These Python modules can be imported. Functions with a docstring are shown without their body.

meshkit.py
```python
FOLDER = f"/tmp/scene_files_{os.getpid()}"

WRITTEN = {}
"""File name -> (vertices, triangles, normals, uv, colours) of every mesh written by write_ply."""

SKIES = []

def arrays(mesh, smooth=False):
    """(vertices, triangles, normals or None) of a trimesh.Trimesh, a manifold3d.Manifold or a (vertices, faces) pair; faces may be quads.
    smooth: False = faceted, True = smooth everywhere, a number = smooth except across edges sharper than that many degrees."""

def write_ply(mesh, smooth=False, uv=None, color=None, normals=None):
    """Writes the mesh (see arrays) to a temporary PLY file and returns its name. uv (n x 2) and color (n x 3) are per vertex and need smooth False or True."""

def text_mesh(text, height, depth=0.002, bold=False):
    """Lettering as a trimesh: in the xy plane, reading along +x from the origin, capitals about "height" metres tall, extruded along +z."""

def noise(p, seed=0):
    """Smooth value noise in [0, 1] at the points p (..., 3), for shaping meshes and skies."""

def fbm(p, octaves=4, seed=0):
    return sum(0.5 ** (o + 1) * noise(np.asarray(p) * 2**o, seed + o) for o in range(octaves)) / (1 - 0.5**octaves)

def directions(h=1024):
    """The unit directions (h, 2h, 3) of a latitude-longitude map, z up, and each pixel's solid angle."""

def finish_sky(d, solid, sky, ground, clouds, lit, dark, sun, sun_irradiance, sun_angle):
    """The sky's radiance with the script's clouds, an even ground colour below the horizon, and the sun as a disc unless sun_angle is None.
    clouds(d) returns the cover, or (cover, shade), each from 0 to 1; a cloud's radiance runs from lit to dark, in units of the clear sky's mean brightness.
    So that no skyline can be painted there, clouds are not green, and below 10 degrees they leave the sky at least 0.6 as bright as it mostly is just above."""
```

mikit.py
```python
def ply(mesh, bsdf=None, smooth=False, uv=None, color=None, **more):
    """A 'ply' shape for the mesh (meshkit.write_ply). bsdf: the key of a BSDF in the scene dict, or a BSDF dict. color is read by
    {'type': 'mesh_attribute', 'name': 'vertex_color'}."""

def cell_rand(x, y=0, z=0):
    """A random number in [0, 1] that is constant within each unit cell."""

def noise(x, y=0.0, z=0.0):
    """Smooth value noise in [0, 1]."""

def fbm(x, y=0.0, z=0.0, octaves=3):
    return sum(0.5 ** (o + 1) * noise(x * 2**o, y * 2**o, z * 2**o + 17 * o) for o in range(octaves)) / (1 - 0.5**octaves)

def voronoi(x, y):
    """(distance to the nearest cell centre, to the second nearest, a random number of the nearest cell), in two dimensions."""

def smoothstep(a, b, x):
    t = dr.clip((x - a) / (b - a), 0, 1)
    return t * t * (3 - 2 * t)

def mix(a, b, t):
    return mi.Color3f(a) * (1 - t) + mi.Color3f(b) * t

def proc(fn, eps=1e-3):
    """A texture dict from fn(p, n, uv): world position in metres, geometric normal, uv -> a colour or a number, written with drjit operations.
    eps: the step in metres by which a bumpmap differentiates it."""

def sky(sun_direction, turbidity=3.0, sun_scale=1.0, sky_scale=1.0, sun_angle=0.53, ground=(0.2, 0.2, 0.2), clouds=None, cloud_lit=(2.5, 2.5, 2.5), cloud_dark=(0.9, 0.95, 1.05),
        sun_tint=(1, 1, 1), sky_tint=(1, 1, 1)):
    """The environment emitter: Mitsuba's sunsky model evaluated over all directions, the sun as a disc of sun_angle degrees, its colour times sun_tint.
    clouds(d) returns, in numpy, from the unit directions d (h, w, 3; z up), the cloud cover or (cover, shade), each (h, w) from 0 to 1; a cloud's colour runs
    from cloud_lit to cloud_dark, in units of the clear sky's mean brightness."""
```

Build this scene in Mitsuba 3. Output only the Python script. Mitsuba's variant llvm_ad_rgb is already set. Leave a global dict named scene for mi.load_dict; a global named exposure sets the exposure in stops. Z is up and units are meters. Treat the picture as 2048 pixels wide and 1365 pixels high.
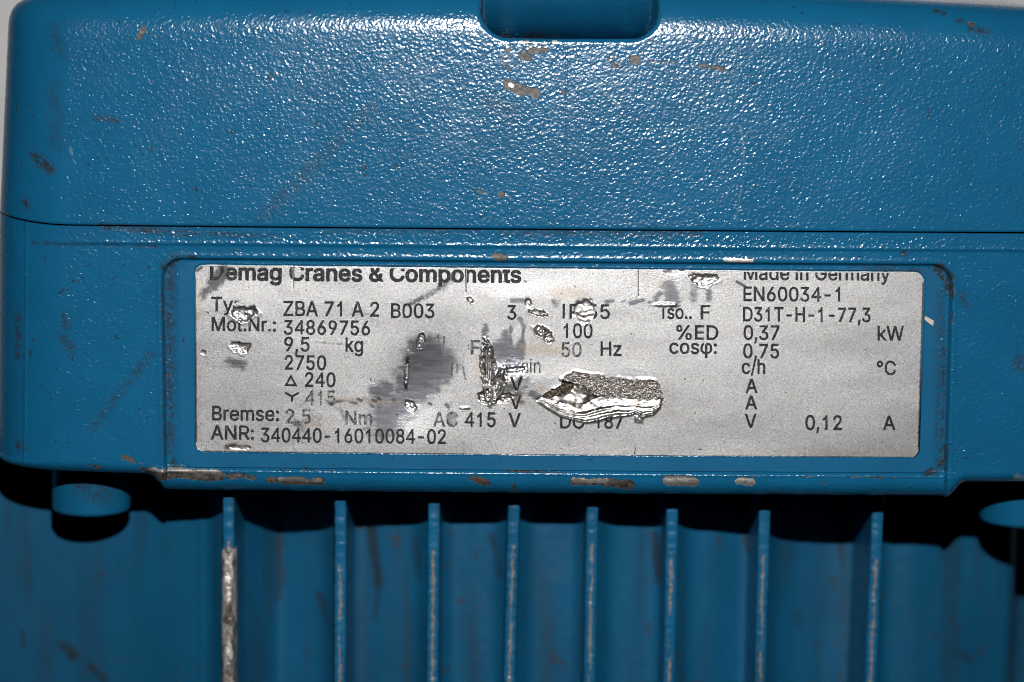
import math
import numpy as np
import trimesh
import shapely
import shapely.geometry as sg
from shapely import affinity
from shapely.ops import unary_union
import drjit as dr
import mitsuba as mi
import mikit
import meshkit
from mikit import noise, fbm, voronoi, smoothstep, mix, cell_rand

T = mi.ScalarTransform4f
scene, labels = {}, {}
exposure = 0.0

# ------------------------------------------------------------------ camera
# metres, z up, the camera looks along +y and a little down at the upright face of the terminal box (y = 0)
HFOV, PITCH, ROLL, DIST = 20.0, math.radians(8.0), math.radians(0.47), 0.34844
F = 1024.0 / math.tan(math.radians(HFOV / 2))
fwd = np.array([0, math.cos(PITCH), -math.sin(PITCH)])
r0, u0 = np.array([1.0, 0, 0]), np.array([0, math.sin(PITCH), math.cos(PITCH)])
rgt = math.cos(ROLL) * r0 + math.sin(ROLL) * u0
upv = math.cos(ROLL) * u0 - math.sin(ROLL) * r0
EYE = -DIST * fwd
scene['camera'] = {'type': 'thinlens', 'fov': HFOV, 'fov_axis': 'x', 'to_world': T().look_at(origin=EYE.tolist(), target=[0, 0, 0], up=upv.tolist()),
                   'near_clip': 0.01, 'far_clip': 20.0, 'aperture_radius': 0.0048, 'focus_distance': DIST + 0.0005}

# ------------------------------------------------------------------ light: the camera's flash, above the lens; the place is otherwise dark
FLASH = EYE + 0.095 * upv + 0.006 * rgt
scene['flash'] = {'type': 'spot', 'intensity': {'type': 'rgb', 'value': [0.50, 0.495, 0.49]}, 'cutoff_angle': 34.0, 'beam_width': 7.0,
                  'to_world': T().look_at(origin=FLASH.tolist(), target=[0.0, 0, 0.012], up=[0, 0, 1])}


# ------------------------------------------------------------------ helpers
def P(px, py, y=0.0):
    """Measured place -> the point at depth y (metres)."""
    px, py = np.asarray(px, float), np.asarray(py, float)
    d = fwd + ((px - 1024) / F)[..., None] * rgt - ((py - 682.5) / F)[..., None] * upv
    t = (y - EYE[1]) / d[..., 1]
    return EYE + d * t[..., None]


def M(px, py):
    """(X, Z) on the box face."""
    q = P(px, py, 0.0)
    return q[..., 0], q[..., 2]


def units(X, Z):
    """(X, Z) on the box face, metres -> sheet units (0.06 mm)."""
    X, Z = np.asarray(X, float), np.asarray(Z, float)
    v = np.stack([X, np.zeros_like(X), Z], -1) - EYE
    k = v @ fwd
    return 1024 + F * (v @ rgt) / k, 682.5 - F * (v @ upv) / k


U = 0.06e-3
rng = np.random.default_rng(7)


def sstep(a, b, x):
    t = np.clip((x - a) / (b - a), 0, 1)
    return t * t * (3 - 2 * t)


def n2(x, y, seed=0):
    return meshkit.noise(np.stack([x, y, np.zeros_like(x)], -1), seed)


def f2(x, y, o=3, seed=0):
    return meshkit.fbm(np.stack([x, y, np.zeros_like(x)], -1), o, seed)


def grid_faces(nx, nz):
    i, j = np.meshgrid(np.arange(nx - 1), np.arange(nz - 1), indexing='ij')
    a = i * nz + j
    b, c, d = a + nz, a + nz + 1, a + 1
    return np.vstack([np.stack([a, b, c], -1).reshape(-1, 3), np.stack([a, c, d], -1).reshape(-1, 3)])


def skirt(v, f, back):
    """The sheet v, f with its rim carried straight back to y = back."""
    e = np.vstack([f[:, [0, 1]], f[:, [1, 2]], f[:, [2, 0]]])
    key = np.sort(e, axis=1)
    _, idx, cnt = np.unique(key, axis=0, return_index=True, return_counts=True)
    rim = e[idx[cnt == 1]]
    ids = np.unique(rim)
    lut = np.full(len(v), -1)
    lut[ids] = np.arange(len(ids))
    n = len(v)
    front = v[ids]
    rear = front.copy()
    rear[:, 1] = np.maximum(back, front[:, 1] + 1e-6)
    a, b = lut[rim[:, 0]] + n, lut[rim[:, 1]] + n
    q = len(ids)
    faces = np.vstack([f, np.stack([b, a, a + q], -1), np.stack([b, a + q, b + q], -1)])
    return np.vstack([v, front, rear]), faces


def clean(v, f):
    """Drops collapsed triangles and unused vertices."""
    p = v[f]
    area = np.linalg.norm(np.cross(p[:, 1] - p[:, 0], p[:, 2] - p[:, 0]), axis=1)
    f = f[area > 1e-13]
    ids, inv = np.unique(f, return_inverse=True)
    return v[ids], inv.reshape(-1, 3)


def add(key, mesh, bsdf, smooth=30, label=None, **more):
    base, n = key, 0
    while key in scene:
        n += 1
        key = f'{base}_{n:03d}'
    scene[key] = mikit.ply(mesh, bsdf, smooth, **more)
    if label:
        labels[key] = {'label': label}
    return key


# ------------------------------------------------------------------ materials
def strokes(rows, y=0.0, soft=False, wide=1.0):
    """rows: (x0, y0, x1, y1, half width, strength) -> fn(p): how much of a mark lies at p."""
    out = []
    for x0, y0, x1, y1, w, s in rows:
        a, b = P(x0, y0, y), P(x1, y1, y)
        d = (b - a)[[0, 2]]
        out.append(tuple(float(k) for k in (a[0], a[2], d[0], d[1], max(float(d @ d), 1e-14), w * U * wide, s)))

    def fn(p):
        m = mi.Float(0)
        for ax, az, dx, dz, dd, w, s in out:
            qx, qz = p.x - ax, p.z - az
            t = dr.clip((qx * dx + qz * dz) / dd, 0, 1)
            r = dr.sqrt(dr.square(qx - dx * t) + dr.square(qz - dz * t)) / w
            m = dr.maximum(m, s * (dr.square(dr.clip(1 - r * r * 0.35, 0, 1)) if soft else dr.clip(1.5 - r, 0, 1)))
        return m
    return fn


BLUE = (0.0052, 0.092, 0.194)

# dirt on the paint of the box (dark, caught in the grain), pale scuffs, and chips down to the metal, a few of them painted highlights
dirt_marks = strokes([
    (60, 318, 95, 338, 13, .8), (185, 238, 232, 243, 5, 1.0), (520, 440, 640, 320, 13, .30), (640, 320, 745, 212, 11, .26),
    (200, 455, 372, 468, 7, .8), (380, 468, 560, 474, 5, .5), (60, 490, 330, 494, 4, .45), (1060, 100, 1090, 95, 10, .7), (1010, 130, 1012, 110, 8, .55),
    (128, 628, 132, 652, 9, .65), (125, 680, 140, 700, 10, .5), (182, 860, 225, 805, 9, .36), (225, 805, 300, 712, 10, .42),
    (28, 640, 30, 720, 9, .6), (35, 895, 40, 897, 10, .8), (330, 535, 345, 520, 10, 1.2), (345, 518, 385, 516, 6, .9), (338, 540, 336, 900, 12, .62),
    (345, 925, 356, 938, 7, .7), (1882, 540, 1902, 562, 11, 1.4), (1000, 466, 1400, 470, 6, .5), (1808, 508, 1812, 509, 5, 1.0), (1884, 590, 1878, 890, 10, .35), (640, 466, 960, 464, 4, .35), (1925, 590, 1935, 612, 9, .5), (1896, 560, 1903, 590, 7, 1.0), (1888, 900, 1882, 935, 9, 1.1), (1855, 948, 1884, 938, 7, 1.2),
    (1892, 650, 1888, 880, 5, .7), (40, 405, 46, 415, 8, .8), (1225, 120, 1240, 132, 9, .5), (95, 60, 120, 110, 12, .35), (1880, 25, 1900, 28, 5, .9), (1925, 45, 1935, 43, 5, .7),
    (1950, 60, 1985, 66, 7, .7), (2040, 725, 2046, 735, 14, .5), (1700, 538, 1850, 545, 5, .55), (660, 535, 1200, 540, 3, .4), (980, 205, 1020, 235, 20, .25), (100, 180, 105, 290, 18, .3), (150, 985, 190, 1008, 26, .5),
], 0.0, True)
pale_marks = strokes([
    (1300, 262, 1480, 254, 4, .36), (1484, 258, 1492, 330, 4, .34), (1492, 330, 1474, 445, 4, .3), (962, 388, 976, 390, 4, .4), (998, 388, 1014, 394, 4, .4), (690, 235, 745, 215, 9, .22),
    (1190, 165, 1240, 215, 5, .35), (1300, 205, 1310, 212, 8, .3), (650, 130, 850, 110, 20, .1), (135, 300, 145, 330, 4, .4), (2035, 955, 2048, 962, 9, .5),
])
chip_and_glint_marks = strokes([
    (1002, 88, 1014, 98, 8, .86), (1022, 87, 1056, 86, 3, .8), (1108, 87, 1122, 88, 4, .9), (1045, 112, 1056, 118, 8, .9), (1060, 104, 1094, 102, 5, .8), (1012, 138, 1020, 144, 8, .74),  # includes white glints of the pocket rim, put in as metal
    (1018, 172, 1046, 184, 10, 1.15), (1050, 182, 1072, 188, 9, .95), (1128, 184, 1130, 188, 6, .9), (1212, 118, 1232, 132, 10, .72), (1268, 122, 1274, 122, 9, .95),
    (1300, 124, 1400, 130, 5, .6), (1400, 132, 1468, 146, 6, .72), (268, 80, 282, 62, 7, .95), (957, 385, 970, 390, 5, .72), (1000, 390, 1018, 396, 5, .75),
    (250, 915, 300, 940, 9, .8), (300, 945, 440, 952, 11, 1.05), (440, 953, 505, 955, 7, .95), (540, 960, 640, 964, 8, 1.0), (180, 932, 200, 935, 5, .8),
    (945, 958, 972, 964, 7, .85), (1028, 970, 1030, 985, 4, .8), (1148, 962, 1200, 964, 8, 1.0), (1210, 964, 1258, 972, 9, 1.05), (1335, 962, 1390, 964, 9, 1.25), (1478, 962, 1502, 964, 9, 1.1),
    (1645, 966, 1660, 965, 4, .8), (990, 514, 1010, 517, 6, 1.1), (1452, 522, 1504, 524, 5, 1.15), (1948, 50, 1958, 51, 4, .9), (45, 470, 45, 900, 1.5, .52),  # includes the left seam's highlight, put in as a bare metal line
    (1000, 940, 1120, 945, 3, .7), (560, 940, 720, 944, 2.5, .62), (1500, 952, 1800, 956, 2.5, .6), (322, 580, 322, 640, 5, .72), (326, 660, 332, 780, 4, .62), (1908, 570, 1907, 660, 3, .66),
    (648, 990, 690, 988, 2, .6),
], 0.0, True, 1.35)


def grain(p):
    """The pebbled orange-peel of the thick paint."""
    u, v = p.x * 0.86 + p.z * 0.51, p.z * 0.86 - p.x * 0.51
    wx = noise(p.x * 900, p.z * 900, p.y * 900) * 0.5
    f1, _, r = voronoi(u * 3400 + wx, v * 3800 - wx + p.y * 1500)
    a = (1 - dr.clip(f1, 0, 1) * dr.clip(f1, 0, 1)) * (0.45 + 0.55 * r)
    b = noise(u * 3000 + 5, v * 3450 + 9, p.y * 2800)
    c = noise((p.x - 0.4 * p.z) * 4300, (p.z + 0.4 * p.x) * 4300, p.y * 4300)
    return a * 0.24 + b * 0.50 + c * 0.26


def chips(p, marks=None):
    m = (marks or chip_and_glint_marks)(p)
    n = fbm(p.x * 2600, p.z * 2600, p.y * 2600, 3)
    n2_ = fbm(p.x * 700 + 3, p.z * 1100, p.y * 700, 2)
    return smoothstep(0.44, 0.52, m - 0.8 * (n - 0.32) - 0.55 * (n2_ - 0.42))


def paint_color(p, n, uv):
    g = fbm(p.x * 240, p.z * 240, p.y * 240, 3)
    k = noise(p.x * 1500, p.z * 1900, p.y * 1500)
    k2 = fbm(p.x * 3500 + 7, p.z * 3500, p.y * 3500, 2)
    c = mi.Color3f(*BLUE) * (0.90 + 0.22 * g)
    d = dirt_marks(p)
    d = dr.clip(d * 1.25, 0, 1) * (0.25 + 0.75 * smoothstep(0.36, 0.62, k2 * 0.6 + k * 0.4))
    speck = smoothstep(0.80, 0.86, fbm(p.x * 2100 + 31, p.z * 2100, p.y * 2100, 2))
    c = mix(c, (0.022, 0.024, 0.024), dr.clip(d * 0.92 + speck * 0.75, 0, 1))
    w = smoothstep(0.1, 0.6, pale_marks(p) - 0.3 * (k - 0.3))
    return mix(c, (0.13, 0.24, 0.28), w * 0.75)


bright_marks = strokes([(1335, 962, 1390, 962, 9, 1.2), (1478, 962, 1502, 962, 9, 1.1), (1150, 958, 1210, 960, 7, .9), (1452, 520, 1504, 522, 5, 1.2), (1002, 88, 1014, 92, 6, 1.1), (1010, 86, 1130, 87, 4, 1.2), (1020, 172, 1024, 174, 4, 1.1), (45, 470, 45, 600, 3, 1.2), (560, 958, 640, 960, 5, .7), (300, 938, 440, 944, 6, .55)])  # bright metal of chips, plus painted rim glints and seam highlight


def paint_rough(p, n, uv):
    return 0.165 + 0.025 * smoothstep(0.45, 0.75, fbm(p.x * 160, p.z * 160, 4, 3)) + 0.05 * dr.clip(dirt_marks(p), 0, 1)


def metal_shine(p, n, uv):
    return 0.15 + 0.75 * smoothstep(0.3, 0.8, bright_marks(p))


def metal_color(p, n, uv):
    k = fbm(p.x * 3000, p.z * 3000, p.y * 3000, 3)
    r = noise(p.x * 500, p.z * 500, 3)
    c = mix((0.028, 0.025, 0.023), (0.095, 0.088, 0.082), smoothstep(0.3, 0.72, k))
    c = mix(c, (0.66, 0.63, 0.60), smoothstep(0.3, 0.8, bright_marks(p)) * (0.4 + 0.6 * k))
    return mix(c, (0.10, 0.065, 0.04), smoothstep(0.6, 0.9, r) * 0.4)


def bare_height(p, n, uv):
    return fbm(p.x * 4500, p.z * 4500, p.y * 4500, 3)


def principled(**k):
    return {'type': 'principled', **k}


def rgb(*v):
    return {'type': 'rgb', 'value': list(v)}


METAL = principled(base_color=mikit.proc(metal_color), metallic=mikit.proc(metal_shine), roughness=0.48, specular=0.35)
PAINT = principled(base_color=mikit.proc(paint_color), roughness=mikit.proc(paint_rough), specular=0.47)


def box_height(p, n, uv):
    c = chips(p)
    seam = dr.abs(p.x - float(M(1132, 300)[0]))
    lid = smoothstep(float(M(1132, 470)[1]) - 1e-5, float(M(1132, 470)[1]), p.z)
    s = (1 - smoothstep(0.00005, 0.00014, seam)) * lid
    # the lower housing is less pebbled than the lid
    lo = 1.55 + 0.75 * smoothstep(float(M(1024, 502)[1]), float(M(1024, 490)[1]), p.z) * (1 - lid) - 0.28 * lid
    lo = lo * (1 - 0.85 * smoothstep(0.0085, 0.0092, p.y))
    return grain(p) * (1 - c) * lo - 0.5 * c + c * 0.9 * bare_height(p, n, uv) - 0.5 * s


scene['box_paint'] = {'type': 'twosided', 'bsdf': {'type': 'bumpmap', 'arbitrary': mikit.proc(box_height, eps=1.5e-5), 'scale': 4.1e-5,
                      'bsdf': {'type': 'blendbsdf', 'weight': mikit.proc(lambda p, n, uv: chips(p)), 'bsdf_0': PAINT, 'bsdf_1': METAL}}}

# smooth blue film round the name plate
scene['film_paint'] = {'type': 'twosided', 'bsdf': {'type': 'bumpmap', 'arbitrary': mikit.proc(lambda p, n, uv: fbm(p.x * 1500, p.z * 1500, 0, 2), eps=1.5e-5), 'scale': 1.6e-5,
                       'bsdf': principled(base_color=mikit.proc(paint_color), roughness=0.25, specular=0.5)}}

# motor housing: the same blue, dull and grimy, toned down for weaker flash light
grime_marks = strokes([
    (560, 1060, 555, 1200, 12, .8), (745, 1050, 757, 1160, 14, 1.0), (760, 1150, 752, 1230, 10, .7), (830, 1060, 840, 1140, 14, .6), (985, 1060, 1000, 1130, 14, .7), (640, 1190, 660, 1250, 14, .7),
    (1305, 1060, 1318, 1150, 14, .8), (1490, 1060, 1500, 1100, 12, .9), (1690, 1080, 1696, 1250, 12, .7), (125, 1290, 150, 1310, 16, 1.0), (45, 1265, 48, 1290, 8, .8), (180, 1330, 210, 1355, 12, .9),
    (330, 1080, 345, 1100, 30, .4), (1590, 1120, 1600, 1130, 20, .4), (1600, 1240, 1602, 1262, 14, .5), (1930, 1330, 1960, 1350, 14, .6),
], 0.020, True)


def housing_color(p, n, uv):
    g = fbm(p.x * 130, p.z * 90, p.y * 130, 4)
    v = fbm(p.x * 420, p.z * 45, p.y * 300, 3)
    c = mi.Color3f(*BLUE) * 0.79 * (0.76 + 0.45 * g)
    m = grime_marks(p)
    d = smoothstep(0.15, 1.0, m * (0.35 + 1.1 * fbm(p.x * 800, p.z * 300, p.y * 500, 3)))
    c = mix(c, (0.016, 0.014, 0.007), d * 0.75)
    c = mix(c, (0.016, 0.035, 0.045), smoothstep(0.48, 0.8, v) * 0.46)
    f = smoothstep(0.80, 0.84, noise(p.x * 900, p.z * 900, p.y * 900)) * smoothstep(0.55, 0.7, noise(p.x * 150, p.z * 150, 9))
    return mix(c, (0.03, 0.03, 0.03), f * 0.5)


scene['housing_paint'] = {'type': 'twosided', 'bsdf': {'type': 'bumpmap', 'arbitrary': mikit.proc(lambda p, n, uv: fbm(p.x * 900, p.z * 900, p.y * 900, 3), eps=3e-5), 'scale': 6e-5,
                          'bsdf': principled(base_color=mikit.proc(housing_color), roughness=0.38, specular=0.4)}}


# fins: uv.x runs across the crest (0.5 = its middle), uv.y along it in metres plus a number of its own
def fin_wear(uv):
    a = dr.abs(uv.x - 0.5)
    k = fbm(uv.y * 620, uv.x * 5, 3, 3)
    z = dr.round(uv.y)
    along = uv.y - z
    start = 0.0060 + 0.003 * (cell_rand(z, 1, 1) - 0.5)
    on = smoothstep(start - 0.0003, start + 0.0006, along) * (1 - smoothstep(0.10, 0.26, a + 0.16 * (noise(uv.y * 1900, uv.x * 6, 7) - 0.5)))
    return smoothstep(0.50, 0.60, on * (0.12 + 0.62 * k + 0.38 * noise(uv.y * 230, 4, 4)))


def fin_color(p, n, uv):
    c = mi.Color3f(*BLUE) * (0.86 + 0.3 * fbm(p.x * 300, p.z * 300, p.y * 300, 3))
    v = fbm(p.x * 500, p.z * 60, p.y * 200, 3)
    c = mix(c, (0.012, 0.03, 0.04), smoothstep(0.5, 0.8, v) * 0.6)
    return mix(c, (0.20, 0.175, 0.14), fin_wear(uv) * (0.35 + 0.65 * noise(p.x * 3000, p.z * 3000, 0)))


scene['fin_paint'] = {'type': 'twosided', 'bsdf': {'type': 'bumpmap', 'arbitrary': mikit.proc(lambda p, n, uv: fbm(p.x * 1500, p.z * 1500, p.y * 1500, 3) - 0.9 * fin_wear(uv) * noise(p.x * 3500, p.z * 3500, 0), eps=2e-5), 'scale': 7e-5,
                      'bsdf': principled(base_color=mikit.proc(fin_color), roughness=0.34, specular=0.5)}}
scene['bare_metal'] = {'type': 'twosided', 'bsdf': {'type': 'bumpmap', 'arbitrary': mikit.proc(bare_height, eps=2e-5), 'scale': 9e-5,
                       'bsdf': principled(base_color=mikit.proc(lambda p, n, uv: mix((0.13, 0.115, 0.10), (0.62, 0.59, 0.56), smoothstep(0.3, 0.7, fbm(p.x * 1500, p.z * 700, p.y * 1500, 3)))), metallic=0.55, roughness=0.48)}}

# silver name plate
shade_and_scuff = strokes([  # dark shading of the dented foil put into the colour, plus real scuffs
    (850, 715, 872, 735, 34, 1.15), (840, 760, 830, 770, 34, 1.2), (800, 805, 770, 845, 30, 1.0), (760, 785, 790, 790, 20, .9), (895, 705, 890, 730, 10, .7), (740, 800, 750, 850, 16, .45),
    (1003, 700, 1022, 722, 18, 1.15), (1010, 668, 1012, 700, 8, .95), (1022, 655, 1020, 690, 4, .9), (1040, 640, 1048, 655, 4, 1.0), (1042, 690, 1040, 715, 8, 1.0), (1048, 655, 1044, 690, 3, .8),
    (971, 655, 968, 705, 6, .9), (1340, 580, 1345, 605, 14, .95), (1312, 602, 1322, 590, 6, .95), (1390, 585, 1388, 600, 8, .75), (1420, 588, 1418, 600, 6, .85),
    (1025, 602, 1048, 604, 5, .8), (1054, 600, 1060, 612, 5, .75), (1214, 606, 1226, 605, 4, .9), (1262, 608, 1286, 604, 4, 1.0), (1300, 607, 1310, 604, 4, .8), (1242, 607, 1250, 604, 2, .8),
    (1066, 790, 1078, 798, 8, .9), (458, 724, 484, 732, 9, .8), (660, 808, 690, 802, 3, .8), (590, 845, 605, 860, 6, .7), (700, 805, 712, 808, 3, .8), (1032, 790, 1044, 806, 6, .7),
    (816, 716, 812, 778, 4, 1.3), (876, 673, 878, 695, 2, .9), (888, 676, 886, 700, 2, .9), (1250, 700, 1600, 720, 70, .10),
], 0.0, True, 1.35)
smudge = strokes([
    (445, 548, 425, 570, 12, .95), (425, 570, 404, 592, 9, .7), (905, 556, 880, 578, 8, .6), (880, 578, 845, 598, 6, .62), (845, 598, 818, 612, 4, .75), (630, 686, 700, 692, 2, .45), (700, 692, 745, 688, 2, .3), (700, 632, 758, 630, 2, .35), (920, 740, 925, 745, 12, .25),
    (905, 830, 902, 845, 8, .6), (590, 850, 640, 835, 6, .4), (680, 820, 690, 838, 4, .5), (1106, 606, 1112, 612, 6, .6), (900, 810, 895, 835, 6, .4), (1475, 566, 1492, 576, 2, 1.3), (925, 735, 930, 760, 2, .6), (905, 728, 903, 752, 2, .6), (914, 728, 914, 748, 1.5, .6),
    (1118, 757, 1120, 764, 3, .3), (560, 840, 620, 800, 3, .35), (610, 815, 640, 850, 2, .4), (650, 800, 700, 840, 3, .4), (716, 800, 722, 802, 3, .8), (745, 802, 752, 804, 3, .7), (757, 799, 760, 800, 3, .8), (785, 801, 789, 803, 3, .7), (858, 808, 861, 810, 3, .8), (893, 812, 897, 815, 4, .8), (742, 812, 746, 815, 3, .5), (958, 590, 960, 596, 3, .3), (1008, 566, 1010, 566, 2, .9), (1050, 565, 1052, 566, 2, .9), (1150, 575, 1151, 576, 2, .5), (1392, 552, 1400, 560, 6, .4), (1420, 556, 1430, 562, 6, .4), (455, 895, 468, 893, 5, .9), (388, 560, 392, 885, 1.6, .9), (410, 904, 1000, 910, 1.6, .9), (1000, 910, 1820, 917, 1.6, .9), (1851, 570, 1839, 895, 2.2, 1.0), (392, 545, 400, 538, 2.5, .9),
], 0.0, True, 1.3)
brown = strokes([
    (1115, 588, 1165, 590, 12, .4), (1050, 700, 1130, 703, 10, .42), (470, 893, 500, 896, 5, .7), (965, 720, 962, 745, 14, .4), (1085, 780, 1100, 790, 6, .6), (972, 592, 974, 598, 4, .5), (1040, 800, 1000, 805, 6, .5), (1062, 660, 1075, 664, 6, .5), (1290, 560, 1330, 570, 16, .22), (640, 850, 600, 852, 5, .4),
    (660, 800, 800, 808, 5, .35), (400, 560, 396, 640, 6, .3), (396, 700, 398, 880, 5, .3),
], 0.0, True, 1.3)
cracks = strokes([(585, 535, 585, 580, .9, .8), (585, 892, 584, 906, .8, .5), (931, 541, 932, 586, 1.2, 1.1), (926, 892, 926, 912, .8, .5), (1278, 543, 1278, 594, .9, .8), (1271, 898, 1268, 915, 1.1, .8), (1612, 905, 1612, 915, .8, .5), (1270, 600, 1278, 594, .9, .5)])


def spark(p):
    return cell_rand(p.x * 15000, p.z * 15000, 0) * 0.5 + noise(p.x * 9000, p.z * 9000, 0) * 0.5


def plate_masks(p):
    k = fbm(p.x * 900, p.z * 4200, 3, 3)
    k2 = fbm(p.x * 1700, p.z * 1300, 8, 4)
    return k, k2, smoothstep(0.22, 0.85, shade_and_scuff(p) * (0.55 + 0.8 * k2) - 0.55 * (k - 0.5))


def plate_color(p, n, uv):
    k, k2, b = plate_masks(p)
    c = mi.Color3f(0.425, 0.421, 0.417) * (0.52 + 0.94 * spark(p)) * (0.93 + 0.14 * fbm(p.x * 160, p.z * 160, 0, 3))
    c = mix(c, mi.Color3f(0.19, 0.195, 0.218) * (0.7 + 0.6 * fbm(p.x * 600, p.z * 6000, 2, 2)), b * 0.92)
    kk = fbm(p.x * 4000, p.z * 4000, 1, 2)
    c = mix(c, (0.36, 0.28, 0.20), smoothstep(0.05, 0.6, brown(p) - 0.3 * (kk - 0.5)) * 0.65)
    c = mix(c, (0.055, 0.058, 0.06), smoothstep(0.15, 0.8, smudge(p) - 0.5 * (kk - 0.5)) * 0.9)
    c = mix(c, (0.04, 0.04, 0.042), smoothstep(0.2, 0.9, cracks(p)))
    pit = smoothstep(0.905, 0.92, fbm(p.x * 2300 + 3, p.z * 2300, 5, 2))
    return mix(c, (0.04, 0.035, 0.03), pit)


def plate_rough(p, n, uv):
    k, k2, b = plate_masks(p)
    return 0.415 - 0.10 * b


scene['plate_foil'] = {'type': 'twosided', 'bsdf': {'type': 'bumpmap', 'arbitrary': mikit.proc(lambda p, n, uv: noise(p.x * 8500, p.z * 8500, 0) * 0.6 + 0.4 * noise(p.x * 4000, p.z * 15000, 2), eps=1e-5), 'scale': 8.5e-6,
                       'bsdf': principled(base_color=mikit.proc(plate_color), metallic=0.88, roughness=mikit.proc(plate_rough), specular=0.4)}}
scene['torn_foil'] = {'type': 'twosided', 'bsdf': principled(base_color=mikit.proc(lambda p, n, uv: mix((0.44, 0.432, 0.425), (0.10, 0.07, 0.045), smoothstep(0.50, 0.80, fbm(p.x * 2500, p.z * 2500, 0, 3)) * 0.85)), metallic=0.95, roughness=0.36)}
scene['dented_foil'] = {'type': 'twosided', 'bsdf': principled(base_color=mikit.proc(lambda p, n, uv: mix(mi.Color3f(0.40, 0.395, 0.388) * (0.72 + 0.56 * spark(p)), (0.06, 0.045, 0.03), smoothstep(0.52, 0.80, fbm(p.x * 2800, p.z * 2800, 0, 3)) * 0.85)), metallic=0.9, roughness=0.37)}
scene['cast_metal'] = {'type': 'twosided', 'bsdf': {'type': 'bumpmap', 'arbitrary': mikit.proc(lambda p, n, uv: noise(p.x * 9500, p.z * 9500, p.y * 9500), eps=1e-5), 'scale': 5e-5,
                       'bsdf': principled(base_color=mikit.proc(lambda p, n, uv: mix((0.06, 0.05, 0.042), (0.30, 0.28, 0.265), cell_rand(p.x * 9000, p.z * 9000, 0))), metallic=0.85, roughness=0.40)}}
scene['rust_dirt'] = {'type': 'twosided', 'bsdf': principled(base_color=mikit.proc(lambda p, n, uv: mix((0.008, 0.006, 0.004), (0.06, 0.034, 0.012), fbm(p.x * 4000, p.z * 4000, p.y * 4000, 3))), roughness=0.5)}


def ink_color(p, n, uv):
    k = fbm(p.x * 5000, p.z * 5000, 0, 3)
    return mix((0.007, 0.007, 0.008), (0.10, 0.10, 0.105), smoothstep(0.62, 0.85, k))


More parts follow.
